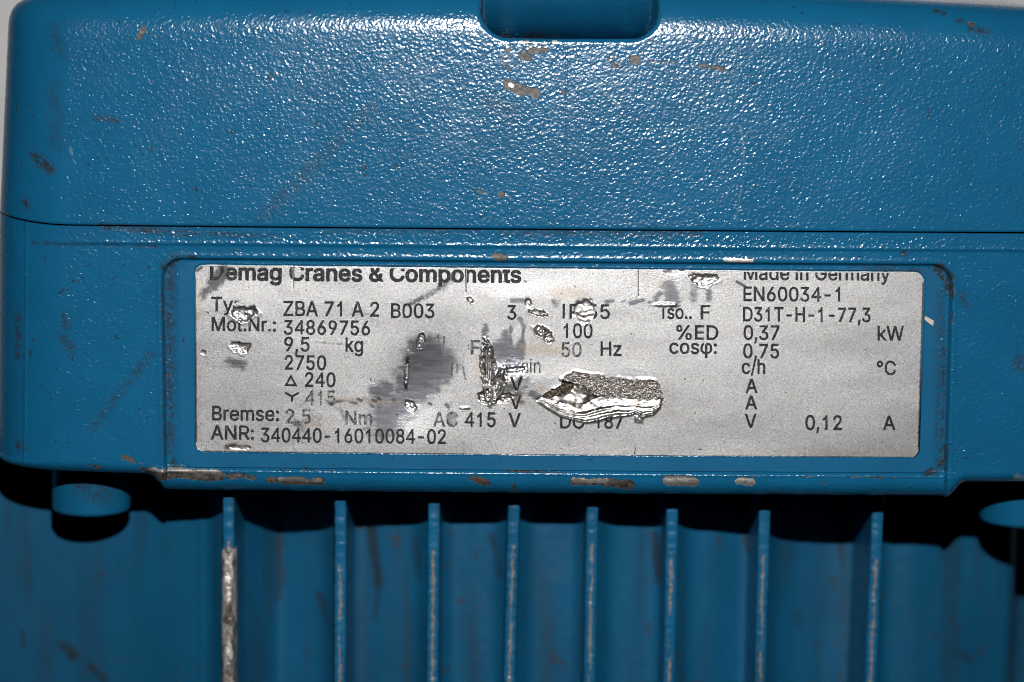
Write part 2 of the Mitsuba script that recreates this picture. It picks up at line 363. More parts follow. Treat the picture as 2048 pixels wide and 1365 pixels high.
scene['ink'] = {'type': 'twosided', 'bsdf': principled(base_color=mikit.proc(ink_color), roughness=0.55, specular=0.3)}
scene['faded_ink'] = {'type': 'twosided', 'bsdf': principled(base_color=mikit.proc(lambda p, n, uv: mix((0.030, 0.030, 0.032), (0.26, 0.255, 0.255), smoothstep(0.40, 0.72, fbm(p.x * 6000, p.z * 6000, 0, 3)))), roughness=0.5, specular=0.3)}
scene['white_board'] = {'type': 'twosided', 'bsdf': {'type': 'diffuse', 'reflectance': mikit.proc(lambda p, n, uv: mix((0.78, 0.77, 0.76), (0.62, 0.62, 0.62), smoothstep(0.35, 0.8, fbm(p.x * 60, p.z * 60, 0, 3))))}}
scene['sliver_stuff'] = {'type': 'twosided', 'bsdf': {'type': 'diffuse', 'reflectance': rgb(0.55, 0.48, 0.40)}}

# ------------------------------------------------------------------ setting: the pale wall behind
WY = 0.125


def wall_mesh():
    c = trimesh.creation.box(extents=[1.6, 0.02, 1.2])
    c.apply_translation([0, WY + 0.01, 0])
    return c


add('wall', wall_mesh(), 'white_board', False)
labels['wall'] = {'label': 'pale out of focus wall behind the motor', 'kind': 'structure'}

labels['electric_motor'] = {'label': 'blue painted electric motor with pebbled terminal box, battered silver name plate and cooling fins', 'category': 'motor'}
MO = 'electric_motor__'


def row(px):
    """How far the level lines sink towards the right."""
    return 0.0082 * (px - 1024)


def rounded(px, py, x0, x1, y0, y1, r):
    """Signed distance (negative inside) to a rounded rectangle whose sides follow the box's."""
    cx, cy, hx, hy = (x0 + x1) / 2, (y0 + y1) / 2, (x1 - x0) / 2, (y1 - y0) / 2
    qx, qy = np.abs(px - cx) - hx + r, np.abs(py - cy) - hy + r
    return np.hypot(np.maximum(qx, 0), np.maximum(qy, 0)) + np.minimum(np.maximum(qx, qy), 0) - r


# ------------------------------------------------------------------ lid of the terminal box
def round_sheet(px, py, X, Z, left, top, bottom, RL, RT, RB, DL, DT, DB, ease=1.0, pw=2.0):
    """Snaps the grid to its rounded outline and gives the roll-back of its edges (units; depths in mm)."""
    edge = 0 * px
    if np.max(RB) < 4:
        py = np.minimum(py, bottom)
        edge += DB * sstep(RB, 0, bottom - py)
    if np.max(RT) < 4:
        py = np.maximum(py, top)
        edge += DT * sstep(RT, 0, py - top)
    a = np.clip(1 - (px - left) / RL, 0, None)
    bt = np.clip(1 - (py - top) / RT, 0, None) * (np.max(RT) >= 4)
    bb = np.clip(1 - (bottom - py) / RB, 0, None) * (np.max(RB) >= 4)
    bt = np.where(bt < 1, bt ** ease, bt)
    b = np.maximum(bt, bb)
    up = bt >= bb
    q = (a ** pw + b ** pw) ** (1 / pw)
    k = np.where(q > 1, 1 / np.maximum(q, 1e-9), 1)
    a2, b2 = a * k, b * k
    px2 = np.where(q > 1, np.where(a > 0, left + (1 - a2) * RL, px), px)
    py2 = np.where((q > 1) & (b > 0), np.where(up, top + (1 - b2 ** (1 / ease)) * RT, bottom - (1 - b2) * RB), py)
    q = np.minimum(q, 1)
    wa, wb = a2 ** 2, b2 ** 2
    D = (wa * DL + wb * np.where(up, DT, DB)) / np.maximum(wa + wb, 1e-12)
    return px2, py2, D * (1 - np.sqrt(np.maximum(1 - q ** 2, 0))) + edge


def sheet(x0, x1, y0, y1, step):
    u = np.arange(x0, x1 + step, step)
    w = np.arange(y0, y1 + step, step)
    return np.meshgrid(u, w, indexing='ij')


def lid_mesh():
    px, py = sheet(-45, 2130, -50, 466, 2.2)
    shape = px.shape
    yr = py - row(px)
    left = -15 - (yr - 60) * 0.030
    top = -30 + 32 * ((px - 950) / 1100.0) ** 2 + row(px) + 6
    bottom = 459 + row(px) - 12 * np.clip((150 - px) / 150, 0, 1.2) ** 2
    px2, py2, d = round_sheet(px, py, None, None, left, top, bottom, 150, 110, 2.5, 8.0, 4.5, 0.12, 1.55, 3.2)
    z = (459 - (py2 - row(px2))) * 0.06                       # mm above the joint
    # pocket in the lid's top edge
    s = rounded(px2, py2 - row(px2), 961, 1319, -400, 77, 58)
    yr2 = py2 - row(px2)
    cut = sstep(1, -3.5, s)
    lean = np.maximum(z, 0) * math.tan(math.radians(4.4))
    d = (d + lean + 0.85) * (1 - cut) + 2.5 * cut + 0.7 * ((px2 - 1024) / 1024) ** 2
    roll = 1 - np.sqrt(1 - np.clip((yr2 + 6) / 86, 0, 0.985) ** 2)
    d = d + 0.30 * sstep(12, 0, s) ** 2 + (9.5 + 15 * roll + 0.055 * (yr2 + 60)) * cut
    v = np.stack([*M(px2, py2)], -1)
    v = np.stack([v[..., 0], d * 1e-3, v[..., 1] - 0.20e-3 * 9.5 * cut * sstep(-15, 60, yr2)], -1).reshape(-1, 3)      # the pocket's floor falls away inwards
    f = grid_faces(*shape)
    v, f = clean(v, f)
    return skirt(v, f, 0.045)


LID = lid_mesh()
f = LID[1]


def facing(mesh):
    v, f = mesh
    n = np.cross(v[f[:, 1]] - v[f[:, 0]], v[f[:, 2]] - v[f[:, 0]])
    return (v, f[:, ::-1]) if n[:, 1].sum() > 0 else mesh


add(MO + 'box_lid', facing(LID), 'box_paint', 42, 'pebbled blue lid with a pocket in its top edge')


def face_lean(px, py):
    """mm: the box's face bulges a little and leans back a little towards its top."""
    return 0.7 * ((px - 1024) / 1024) ** 2 + (725 - (py - row(px))) * 0.06 * math.tan(math.radians(3.0))


# ------------------------------------------------------------------ lower terminal box with the recess for the plate
def base_depth(px, yr):
    d = np.zeros_like(px)
    band = sstep(500, 494, yr)
    d -= 0.16 * band * sstep(60, 160, px)
    # recess: straight sides, open below
    s = rounded(px, yr, 324 + (yr - 700) * 0.02, 1910 - (yr - 500) * 0.036, 524, 1200, 42)
    rim = np.exp(-((s - 6) / 4.0) ** 2)
    d -= 0.05 * rim * sstep(960, 930, yr)
    d -= 0.045 * np.exp(-((yr - 493) / 3.0) ** 2) * sstep(100, 260, px)
    d += 0.85 * sstep(1.0, -5.0, s)
    # well under the silver plate
    d += 1.6 * sstep(-1, -9, rounded(px, yr, 388, 1846, 540, 911, 20))
    # ridge line under the plate
    d -= 0.34 * sstep(937, 946, yr) * sstep(300, 330, px) * sstep(1925, 1895, px)
    d -= 0.10 * np.exp(-((yr - 948) / 3.0) ** 2) * sstep(300, 330, px) * sstep(1925, 1895, px)
    # raised seam down the left corner
    d -= 0.10 * np.exp(-((px - 46) / 2.6) ** 2)
    d += 0.05 * (f2(px / 14, yr / 14, 3, 5) - 0.5) * sstep(935, 955, yr)
    return d


def base_mesh():
    px, py = sheet(-45, 2130, 432, 1004, 1.9)
    shape = px.shape
    lip = sstep(290, 340, px) * sstep(1935, 1895, px)
    low = 993 * lip + (1 - lip) * np.where(px < 1000, 951 + (px - 250) * 0.03, 969)
    bottom = low + row(px) * lip
    bottom = bottom + 1.5 * (f2(px / 18, px * 0 + 2, 3, 3) - 0.5) * lip
    top = 462.0 + row(px) - 12 * np.clip((150 - px) / 150, 0, 1.2) ** 2
    left = -27 + 0 * px
    RB = 40 * lip + 26 * (1 - lip)
    px2, py2, d = round_sheet(px, py, None, None, left, top, bottom, 150, 2.5, RB, 8.0, 0.0, 3.0 * lip + 2.2 * (1 - lip), 1.0, 3.0)
    d = d + base_depth(px2, py2 - row(px2)) + face_lean(px2, py2)
    x, z = M(px2, py2)
    v = np.stack([x, d * 1e-3, z], -1).reshape(-1, 3)
    v, f = clean(v, grid_faces(*shape))
    return skirt(v, f, 0.045)


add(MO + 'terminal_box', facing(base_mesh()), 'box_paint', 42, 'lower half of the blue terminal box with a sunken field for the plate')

# dark joint between lid and box
gx0, gx1, gz = float(M(-14, 450)[0]), float(M(2128, 461)[0]), float(M(1024, 461)[1])
ring = [(gx1, 0.036), (gx1, 0.005)] + [(gx0 + 0.009 - 0.009 * math.sin(a), 0.0132 - 0.0080 * math.cos(a)) for a in np.linspace(0, math.pi / 2, 10)] + [(gx0, 0.036)]
ring = [(a, b + 0.7e-3 * ((units(a, 0.0)[0] - 1024) / 1024) ** 2) for a, b in ring]
g = trimesh.creation.extrude_polygon(sg.Polygon(ring).buffer(0), 0.0030, engine='earcut')
g.apply_translation([0, 0, gz - 0.0009])
scene['joint_rubber'] = {'type': 'diffuse', 'reflectance': rgb(0.01, 0.01, 0.011)}
add(MO + 'gasket', g, 'joint_rubber', False, 'thin dark joint between lid and box')


# ------------------------------------------------------------------ silver plate
def warp(px, py):
    """Slight narrowing of the plate towards its lower edge."""
    return px, py


BASE_Y = 0.60          # mm: the plate's face



def plate_curve(px, py=725.0):
    return face_lean(px, py)


def side_left(yr):
    return 388 + (yr - 540) * 0.008


def side_right(yr):
    return 1852 - (yr - 540) * 0.032


HOLE = sg.Polygon([(1098, 783), (1123, 772), (1124, 760), (1134, 750.5), (1147, 744.5), (1162, 748), (1170, 747), (1179, 750.5), (1186, 754), (1198, 750), (1212, 755), (1235, 756), (1262, 762),
                   (1269, 763), (1279, 759), (1291, 763), (1309, 763), (1320, 771), (1326, 789), (1322, 798), (1306, 800), (1290, 797), (1262, 798), (1230, 795), (1203, 793), (1190, 797), (1172, 806), (1160, 815), (1140, 815), (1120, 806), (1083, 796)])
FOLD = sg.Polygon([(1072, 803), (1083, 795), (1120, 805), (1140, 814), (1160, 814), (1172, 805), (1190, 796), (1203, 792), (1230, 794), (1262, 797), (1290, 796), (1306, 799), (1322, 797), (1328, 800),
                   (1320, 818), (1306, 829), (1286, 833), (1271, 826), (1258, 830), (1217, 834), (1194, 840), (1172, 844), (1147, 839), (1120, 832), (1094, 817)])
# (name, centre, half sizes, turn in degrees, depth mm, crumple mm, kind)
DENTS = [
    ('dent', 485, 624, 27, 21, -4, .32, .11, 'bowl'), ('dent', 479, 693, 22, 15, 5, .16, .09, 'bowl'), ('dent', 405, 707, 6, 6, 0, .08, .05, 'bowl'), ('dent', 841, 684, 8, 14, 15, .35, .10, 'pit'),
    ('tear', 813, 746, 3.6, 32, 4, .8, .02, 'pit'), ('dent', 940, 602, 6.5, 5.5, 30, .35, .03, 'pit'), ('dent', 1077, 628, 19, 6.5, 10, .35, .06, 'pit'), ('tear', 1082, 664, 15, 11, 20, .40, .16, 'pit'), ('tear', 1097, 676, 9, 13, -20, .35, .14, 'pit'),
    ('dent', 1170, 624, 22, 25, 0, .17, .065, 'arcs'), ('dent', 1411, 558, 30, 17, 3, .20, .10, 'bowl'), ('dent', 1332, 612, 24, 4, 0, -.12, .02, 'pit'), ('dent', 822, 815, 14, 10, 40, .12, .12, 'pit'),
    ('dent', 930, 817, 10, 2.4, 0, -.10, .01, 'pit'), ('tear', 977, 742, 12, 52, -3, .45, .14, 'folds'), ('tear', 996, 771, 12, 30, 18, .35, .12, 'folds'), ('tear', 969, 795, 15, 13, 0, .15, .18, 'pit'), ('tear', 1010, 797, 18, 9, -12, .15, .16, 'pit'),
    ('dent', 1022, 762, 26, 30, 20, -.35, .03, 'swell'), ('dent', 1030, 741, 26, 5, -6, .16, .06, 'pit'), ('dent', 482, 896, 22, 4, 0, .05, .04, 'pit'), ('dent', 1277, 840, 10, 8, 30, -.10, .12, 'pit'),
    ('dent', 1057, 608, 7, 8, 0, .08, .08, 'pit'), ('dent', 1350, 546, 20, 6, 0, .06, .06, 'pit'), ('dent', 1140, 775, 40, 8, -20, -.20, .0, 'swell'),
]


def dent_local(row_, px, py):
    _, cx, cy, rx, ry, turn = row_[:6]
    t = math.radians(turn)
    dx, dy = px - cx, py - cy
    return (dx * math.cos(t) + dy * math.sin(t)) / rx, (-dx * math.sin(t) + dy * math.cos(t)) / ry


def plate_height(px, py):
    """mm towards the viewer above the plate's rest plane."""
    h = 0.16 * (f2(px / 420, py / 110, 2, 1) - 0.5) + 0.03 * (f2(px / 60, py / 40, 2, 9) - 0.5)
    for k, d in enumerate(DENTS):
        _, cx, cy, rx, ry, turn, depth, cr, kind = d
        cr, depth = cr * 0.42, depth * 0.8
        near = (np.abs(px - cx) < 2.6 * max(rx, ry)) & (np.abs(py - cy) < 2.6 * max(rx, ry))
        if not near.any():
            continue
        x, y = px[near], py[near]
        u, w = dent_local(d, x, y)
        wob = 0.7 * (f2(x / (0.38 * min(rx, ry) + 2.5), y / (0.38 * min(rx, ry) + 2.5), 3, 20 + k) - 0.5)
        r = np.hypot(u, w) + wob
        if kind == 'bowl' and rx > 10:
            r = np.maximum(r, 1.0 + (-0.42 - w - 0.6 * wob) * 2.2)
        inside = sstep(1.12, 0.72, r)
        ridge = np.exp(-((r - 1.08) / 0.16) ** 2)
        if kind == 'bowl':
            g = -depth * inside * (1 - 0.6 * r ** 2) + 0.16 * depth * ridge * sstep(-.6, .6, w) - 0.1 * depth * inside * w
            g += inside * cr * (np.abs(2 * n2(x / 5.5, y / 4.0, 31 + k) - 1) * 1.4 - 0.5 + (n2(x / 2.6, y / 2.4, 61 + k) - .5) * .5)
        elif kind == 'arcs':
            rr = np.hypot(x - cx - 4, (y - cy + 20) * 1.1)
            g = -depth * inside * (0.4 + 0.6 * sstep(.2, -.6, w)) + inside * cr * 0.7 * np.sin(rr / 1.7 + 4.0 * n2(x / 9, y / 9, 44)) * (0.4 + 0.6 * sstep(-.4, .3, w))
            g += inside * cr * (n2(x / 3.2, y / 3.2, 46) - 0.5) * 1.6 * sstep(.3, -.3, w)
        elif kind == 'folds':
            g = -depth * inside * (1 - 0.4 * r ** 2) + inside * cr * np.sin(u * 8.5 + w * 1.6 + 3 * n2(x / 18, y / 30, 52)) + inside * cr * .8 * (n2(x / 3, y / 6, 53 + k) - .5) + 0.12 * ridge
        elif kind == 'swell':
            g = -depth * np.exp(-1.3 * r ** 2) + cr * inside * (n2(x / 5, y / 12, 54 + k) - 0.5)
        else:
            g = -depth * inside + 0.09 * abs(depth) * ridge + inside * cr * 1.6 * (n2(x / 3.4, y / 3.0, 70 + k) - 0.5)
        h[near] += g
    # the hollow left of the middle
    hollow = np.exp(-(((px - 835) * .8 + (py - 770) * .6) / 60) ** 2 - (((px - 835) * -.6 + (py - 770) * .8) / 90) ** 2)
    h -= 0.30 * hollow
    # folded foil below the hole
    near = (px > 1055) & (px < 1345) & (py > 735) & (py < 856)
    x, y = px[near], py[near]
    line = np.interp(x, [1072, 1083, 1120, 1150, 1172, 1190, 1203, 1230, 1262, 1290, 1306, 1328], [800, 795, 805, 815, 806, 796, 792, 794, 797, 796, 799, 799])
    low = np.interp(x, [1072, 1094, 1120, 1147, 1172, 1194, 1217, 1258, 1271, 1286, 1306, 1320, 1328], [804, 817, 832, 839, 844, 840, 834, 830, 826, 833, 829, 818, 801])
    t = (y - line) / np.maximum(low - line, 3)
    inn = sstep(-0.05, 0.05, t) * sstep(1.12, 0.98, t)
    wob = 0.8 * n2(x / 40, y / 40, 81) + 0.22 * n2(x / 13, y / 9, 82)
    wave = np.sin(2 * np.pi * (t * 3.6 + wob))
    g = inn * (-0.30 * np.clip(1 - t, 0, 1) ** 1.4 - 0.16 * np.exp(-((t - 0.60 - 0.1 * n2(x / 20, y / 20, 84)) / .07) ** 2) * sstep(1075, 1095, x) * sstep(1225, 1190, x) + 0.09 * (f2(x / 11, y / 7, 2, 87) - .5) + 0.055 * wave * sstep(.25, .5, t) * (0.15 + 1.3 * n2(x / 22, y / 12, 88)) + 0.03 * (n2(x / 7, y / 3, 83) - .5)) + 0.16 * np.exp(-((t - 1.02) / .07) ** 2)
    g += 0.10 * sstep(.25, .8, n2(x / 10, y / 14, 91)) * np.exp(-((y - np.interp(x, [1123, 1147, 1186, 1262, 1309, 1326], [760, 743, 751, 760, 761, 775])) / 2.8) ** 2) * (x > 1118) * (x < 1330)
    h[near] += g * sstep(1070, 1086, x) * sstep(1331, 1320, x)
    for cx, cy0, cy1 in ((585, 530, 582), (931, 530, 588), (1278, 530, 596), (926, 888, 920), (1270, 893, 925), (585, 888, 920), (1612, 900, 925)):
        h -= 0.018 * np.exp(-((px - cx) / 1.8) ** 2) * sstep(cy0 - 3, cy0, py) * sstep(cy1 + 3, cy1 - 3, py)
    return h


def plate_y(px, py):
    """metres"""
    return (BASE_Y + plate_curve(px, py) - plate_height(px, py)) * 1e-3


def silver_outline(grow=0.0):
    yr = lambda x, y: y + row(x)
    pts = []
    for (cx, cy, a0, r) in ((1852, 541, -90, 20), (1838, 909, 0, 15), (391, 909, 90, 16), (388, 538, 180, 17)):
        sx, sy = (-1 if cx > 1000 else 1), (1 if cy < 700 else -1)
        for a in np.radians(np.linspace(a0, a0 + 90, 9)):
            x, y = cx + sx * r + r * math.cos(a), cy + sy * r + r * math.sin(a)
            pts.append((x, y + row(x)))
    return sg.Polygon(pts).buffer(grow)


SILVER = silver_outline()


def plate_parts():
    px, py = sheet(380, 1862, 526, 926, 1.5)
    shape = px.shape
    x, z = M(px, py)
    v = np.stack([x, plate_y(px, py), z], -1).reshape(-1, 3)
    f = grid_faces(*shape)
    fx, fy = px.reshape(-1)[f].mean(1), py.reshape(-1)[f].mean(1)
    # snap the rim: outside vertices move to the outline
    out = ~shapely.contains_xy(SILVER, px.reshape(-1), py.reshape(-1))
    face_out = out[f].all(1)
    ring = SILVER.exterior
    touch = np.unique(f[~face_out])
    mv = touch[out[touch]]
    npts = [ring.interpolate(ring.project(sg.Point(a, b))) for a, b in zip(px.reshape(-1)[mv], py.reshape(-1)[mv])]
    qx, qy = np.array([p.x for p in npts]), np.array([p.y for p in npts])
    jag = 1.1 * (n2(qx / 9, qy / 9, 3) - 0.5)
    qx, qy = qx + jag, qy + jag
    X, Z = M(qx, qy)
    v[mv, 0], v[mv, 2] = X, Z
    zone = np.zeros(len(f), int)
    ppx, ppy = px.reshape(-1)[f].mean(1), py.reshape(-1)[f].mean(1)
    for k, d in enumerate(DENTS):
        if d[8] == 'swell':
            continue
        u, w = dent_local(d, ppx, ppy)
        m = min(d[3], d[4])
        wob = 0.7 * (f2(ppx / (0.38 * m + 2.5), ppy / (0.38 * m + 2.5), 3, 20 + k) - 0.5)
        rr = np.hypot(u, w) + wob
        if d[8] == 'bowl' and d[3] > 10:
            rr = np.maximum(rr, 1.0 + (-0.42 - w - 0.6 * wob) * 2.2)
        zone[rr < 0.98] = k + 1
    jx, jy = ppx + 4.5 * (f2(ppx / 7, ppy / 7, 2, 61) - 0.5), ppy + 5.5 * (f2(ppx / 6, ppy / 6, 2, 62) - 0.5)
    zone[shapely.contains_xy(FOLD, jx, jy)] = 99
    zone[shapely.contains_xy(HOLE, jx, jy)] = -1
    zone[face_out] = -1
    return v, f, zone


PV, PF, PZ = plate_parts()
NP = MO + 'name_plate'
v_, f_ = clean(PV, PF[PZ == 0])
v_, f_ = skirt(v_, f_, BASE_Y * 1e-3 + 0.0004)
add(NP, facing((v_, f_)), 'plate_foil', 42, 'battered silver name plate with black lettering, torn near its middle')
DENT_LABELS = {1: 'bowl-shaped dent beside the first line', 12: 'shallow crumpled dent at the top edge', 10: 'crumpled dent with curved ridges', 5: 'narrow dark slit in the plate', 15: 'upright tear with folded shiny foil'}
for k, d in enumerate(DENTS):
    m = PZ == k + 1
    if m.sum() > 6:
        add(NP + '__' + d[0], facing(clean(PV, PF[m])), 'dented_foil' if d[0] == 'dent' else 'torn_foil', 60, DENT_LABELS.get(k + 1))
add(NP + '__folded_foil', facing(clean(PV, PF[PZ == 99])), 'torn_foil', 60, 'rippled shiny foil folded along the lower edge of the hole')


def patch(poly, depth, rough, seed, step=1.6):
    """A rough floor under a hole in the plate."""
    x0, y0, x1, y1 = poly.bounds
    px, py = sheet(x0, x1, y0, y1, step)
    x, z = M(px, py)
    y = (BASE_Y + plate_curve(px, py) + depth + rough * (f2(px / 4, py / 4, 3, seed) - 0.5)) * 1e-3
    f = grid_faces(*px.shape)
    keep = shapely.contains_xy(poly, px.reshape(-1)[f].mean(1), py.reshape(-1)[f].mean(1))
    return clean(np.stack([x, y, z], -1).reshape(-1, 3), f[keep])


GRAN = sg.Polygon([(1124, 761), (1134, 748), (1147, 742), (1186, 748), (1262, 757), (1309, 759), (1324, 768), (1330, 792), (1322, 802), (1290, 802), (1203, 799), (1186, 789), (1168, 773), (1146, 768)])
add(NP + '__cast_surface', facing(patch(GRAN, 0.22, 0.10, 4)), 'cast_metal', 60, 'dark grainy cast metal seen through the hole')
VOID = sg.Polygon([(1078, 797), (1098, 780), (1124, 768), (1150, 770), (1170, 776), (1190, 792), (1172, 810), (1160, 820), (1136, 820), (1110, 808)])
add(NP + '__rusty_hollow', facing(patch(VOID, 0.62, 0.25, 6)), 'rust_dirt', 60, 'brown dirty hollow at the left end of the hole')


# a curled scrap of foil and lumps in the hollow
def curl():
    px, py = sheet(1088, 1194, 770, 824, 1.2)
    t = (px - 1138) / 54
    h = 0.13 * np.sin(t * 6.3 + py / 22) + 0.18 * (f2(px / 16, py / 11, 2, 12) - .5) - 0.32 + (py - 798) * 0.004
    x, z = M(px, py)
    v = np.stack([x, (BASE_Y + plate_curve(px, py) - h) * 1e-3, z], -1).reshape(-1, 3)
    poly = sg.Polygon([(1092, 801), (1112, 795), (1130, 796), (1142, 786), (1150, 775), (1163, 774), (1166, 787), (1175, 792), (1190, 796), (1184, 803), (1170, 812), (1158, 822), (1140, 820), (1115, 812)])
    f = grid_faces(*px.shape)
    keep = shapely.contains_xy(poly, px.reshape(-1)[f].mean(1), py.reshape(-1)[f].mean(1))
    return clean(v, f[keep])


add(NP + '__foil_scrap', facing(curl()), 'torn_foil', 60, 'curled scrap of foil inside the hole')

# blue film border round the silver
OUT = sg.Polygon([(x, y + row(x)) for x, y in [(a, b) for a, b in zip(*sg.box(0, 0, 1, 1).exterior.xy)]])


def border_mesh():
    pts = []
    for (cx, cy, a0, r) in ((1886, 536, -90, 30), (1868, 940, 0, 26), (360, 940, 90, 26), (356, 534, 180, 26)):
        sx, sy = (-1 if cx > 1000 else 1), (1 if cy < 700 else -1)
        for a in np.radians(np.linspace(a0, a0 + 90, 9)):
            x, y = cx + sx * r + r * math.cos(a), cy + sy * r + r * math.sin(a)
            pts.append((x, y + row(x)))
    outer = sg.Polygon(pts)
    ring = outer.difference(SILVER.buffer(3.0))
    return ring


def drape(poly, top, thick, step=12.0):
    """A thin flat piece following the plate's curve: poly in sheet units, top(px, py) metres, thick metres."""
    parts = []
    for g in getattr(poly, 'geoms', [poly]):
        if g.area < 0.5:
            continue
        g = g.segmentize(step)
        m = trimesh.creation.extrude_polygon(g, 1.0, engine='earcut')
        parts.append(m)
    m = trimesh.util.concatenate(parts)
    v = np.array(m.vertices)
    x, z = M(v[:, 0], v[:, 1])
    y = top(v[:, 0], v[:, 1]) + np.where(v[:, 2] > 0.5, 0.0, thick)
    return np.stack([x, y, z], -1), np.array(m.faces)


def border_grid():
    """The border as strips so that it bends with the box: cut in 60-unit columns."""
    ring = border_mesh()
    cols = [ring.intersection(sg.box(a, 400, a + 60, 1100)) for a in range(340, 1920, 60)]
    polys = []
    for c in cols:
        polys += [g for g in getattr(c, 'geoms', [c]) if g.area > 1]
    return drape(sg.MultiPolygon(polys), lambda a, b: (BASE_Y - 0.02 + plate_curve(a, b)) * 1e-3, 2.2e-4, 20)


bv, bf = border_grid()
bm = trimesh.Trimesh(bv, bf, process=False)
add(MO + 'plate_border', (bv, bf), 'film_paint', False, 'smooth blue film framing the silver plate')

# ------------------------------------------------------------------ lettering
DAMAGE = unary_union([FOLD.buffer(3), HOLE.buffer(2)] + [affinity.rotate(affinity.scale(sg.Point(d[1], d[2]).buffer(1.0), d[3] * 0.95, d[4] * 0.95), d[5], origin='center') for d in DENTS if d[8] not in ('swell',)])
WORN = unary_union([sg.box(585 - 1.2, 530, 585 + 1.2, 585), sg.box(930, 530, 933.6, 590), sg.LineString([(412, 598), (450, 545)]).buffer(3.0)])


def raw_glyphs(text, bold):
    m = meshkit.text_mesh(text, 28.0, 1.0, bold)
    v, f = np.array(m.vertices), np.array(m.faces)
    topf = f[(v[f][:, :, 2] > 0.5).all(1)]
    return unary_union([sg.Polygon(v[t][:, :2]) for t in topf]).buffer(0.02).simplify(0.05)


REF = {c: raw_glyphs(c, False) for c in '1I4'}


def plain(c, g):
    """The figure without feet, as in the plate's plain lettering."""
    x0, y0, x1, y1 = g.bounds
    w, h, t = x1 - x0, y1 - y0, 3.3
    if c == 'I':
        xm = (x0 + x1) / 2
        return sg.box(xm - t / 2, y0, xm + t / 2, y1)
    if c == '1':
        xs = x0 + 0.60 * w
        return sg.Polygon([(xs - t, y0), (xs, y0), (xs, y1), (xs - 2.3, y1), (xs - 4.6, y1 - 3.6), (xs - 9.0, y1 - 6.6), (xs - 9.0, y1 - 9.9), (xs - 5.6, y1 - 8.4), (xs - t, y1 - 6.4)])
    xs = x0 + 0.80 * w
    out = sg.Polygon([(x0, y0 + 6.7), (xs - t, y0 + 6.7), (xs - t, y0), (xs, y0), (xs, y0 + 6.7), (x1, y0 + 6.7), (x1, y0 + 9.8), (xs, y0 + 9.8), (xs, y1), (xs - 2.8, y1), (x0, y0 + 9.9)])
    return out.difference(sg.Polygon([(x0 + 3.3, y0 + 9.8), (xs - t, y0 + 9.8), (xs - t, y1 - 5.4)]))


def glyphs(text, bold):
    g = raw_glyphs(text, bold)
    if bold or not set(text) & set('1I4'):
        return g
    out = []
    for q in getattr(g, 'geoms', [g]):
        a = q.bounds
        for c in set(text) & set('1I4'):
            b = REF[c].bounds
            if abs((a[2] - a[0]) - (b[2] - b[0])) < 0.5 and abs((a[3] - a[1]) - (b[3] - b[1])) < 0.5 and abs(q.area - REF[c].area) < 0.06 * REF[c].area:
                q = plain(c, q)
                break
        out.append(q)
    return unary_union(out)


def write(text, x0, x1, base, cap=28.0, bold=False, clip=None, keep=None, name='lettering', shape=None, label=None, thin=0.75, ink='ink'):
    g = glyphs(text, bold) if shape is None else shape
    a0, _, a1, _ = g.bounds
    g = affinity.affine_transform(g, [(x1 - x0) / (a1 - a0), 0, 0, -cap / 28.0, x0 - a0 * (x1 - x0) / (a1 - a0), base])
    g = affinity.skew(g, ys=math.degrees(math.atan(0.0082)), origin=(x0, base))
    if thin:
        g = g.buffer(thin)
    if clip is not None:
        g = g.intersection(clip)
    g = g.difference(DAMAGE).difference(WORN)
    if keep is not None:
        g = g.intersection(keep)
    # ragged edges of the worn print
    g = unary_union([q for q in getattr(g, 'geoms', [g]) if q.area > 1.5])
    if g.is_empty:
        return
    q = g.segmentize(3.0)

    def rag(c):
        c = np.asarray(c)
        c[:, 0] += 0.7 * (n2(c[:, 0] / 3, c[:, 1] / 3, 1) - .5)
        c[:, 1] += 0.7 * (n2(c[:, 0] / 3 + 50, c[:, 1] / 3, 2) - .5)
        return c
    q = shapely.make_valid(shapely.transform(q, rag))
    q = sg.MultiPolygon([a for b in getattr(q, 'geoms', [q]) for a in getattr(b, 'geoms', [b]) if a.geom_type == 'Polygon' and a.area > 1])
    add(NP + '__' + name, drape(q, lambda a, b: plate_y(a, b) - 2.2e-5, 8e-5, 6.0), ink, False, label)


INSIDE = SILVER.buffer(-2.5)
write('Demag Cranes & Components', 418, 1042, 562, 31, True, clip=INSIDE, label='bold black heading cut off along the plate edge')
write('Made in Germany', 1490, 1783, 562, 28, clip=INSIDE, label='black line cut off along the plate edge', thin=.75)
write('EN60034-1', 1489, 1682, 604.5, 28, thin=.75)
write('Typ', 421, 486, 625, 28, thin=.75)
write('ZBA 71 A 2', 566, 757, 634, 29)
write('B003', 782, 868, 637.5, 28)
write('3', 1015, 1032, 641, 28)
write('IP 55', 1126, 1220, 639, 28)
write('Iso..', 1326, 1384, 639.5, 27, keep=sg.box(1300, 618, 1500, 660))
write('F', 1403, 1421, 640.5, 27)
write('D31T-H-1-77,3', 1488, 1743, 645, 28)
write('Mot.Nr.:', 422, 550, 664, 27)
write('34869756', 567, 739, 671, 28)
write('100', 1128, 1185, 677.5, 28)
write('%ED', 1354, 1437, 681, 28)
write('0,37', 1489, 1560, 681.5, 28)
write('kW', 1758, 1810, 683.5, 28)
write('9,5', 568, 618, 704.5, 28)
write('kg', 691, 725, 705.5, 28)
write('F', 942, 960, 711, 28, ink='faded_ink')
write('50', 1124, 1163, 715, 28, ink='faded_ink')
write('Hz', 1202, 1243, 713.5, 28)
write('cosφ:', 1340, 1434, 709, 28)
write('0,75', 1488, 1559, 718, 28)
write('2750', 569, 651, 741, 28)
write('min', 1034, 1081, 747, 28, keep=sg.box(1044, 700, 1100, 760), ink='faded_ink', thin=.3)
write('c/h', 1485, 1531, 749, 28)
write('°C', 1756, 1793, 752, 27)
tri = sg.Polygon([(0, 0), (24, 0), (12, 22)])
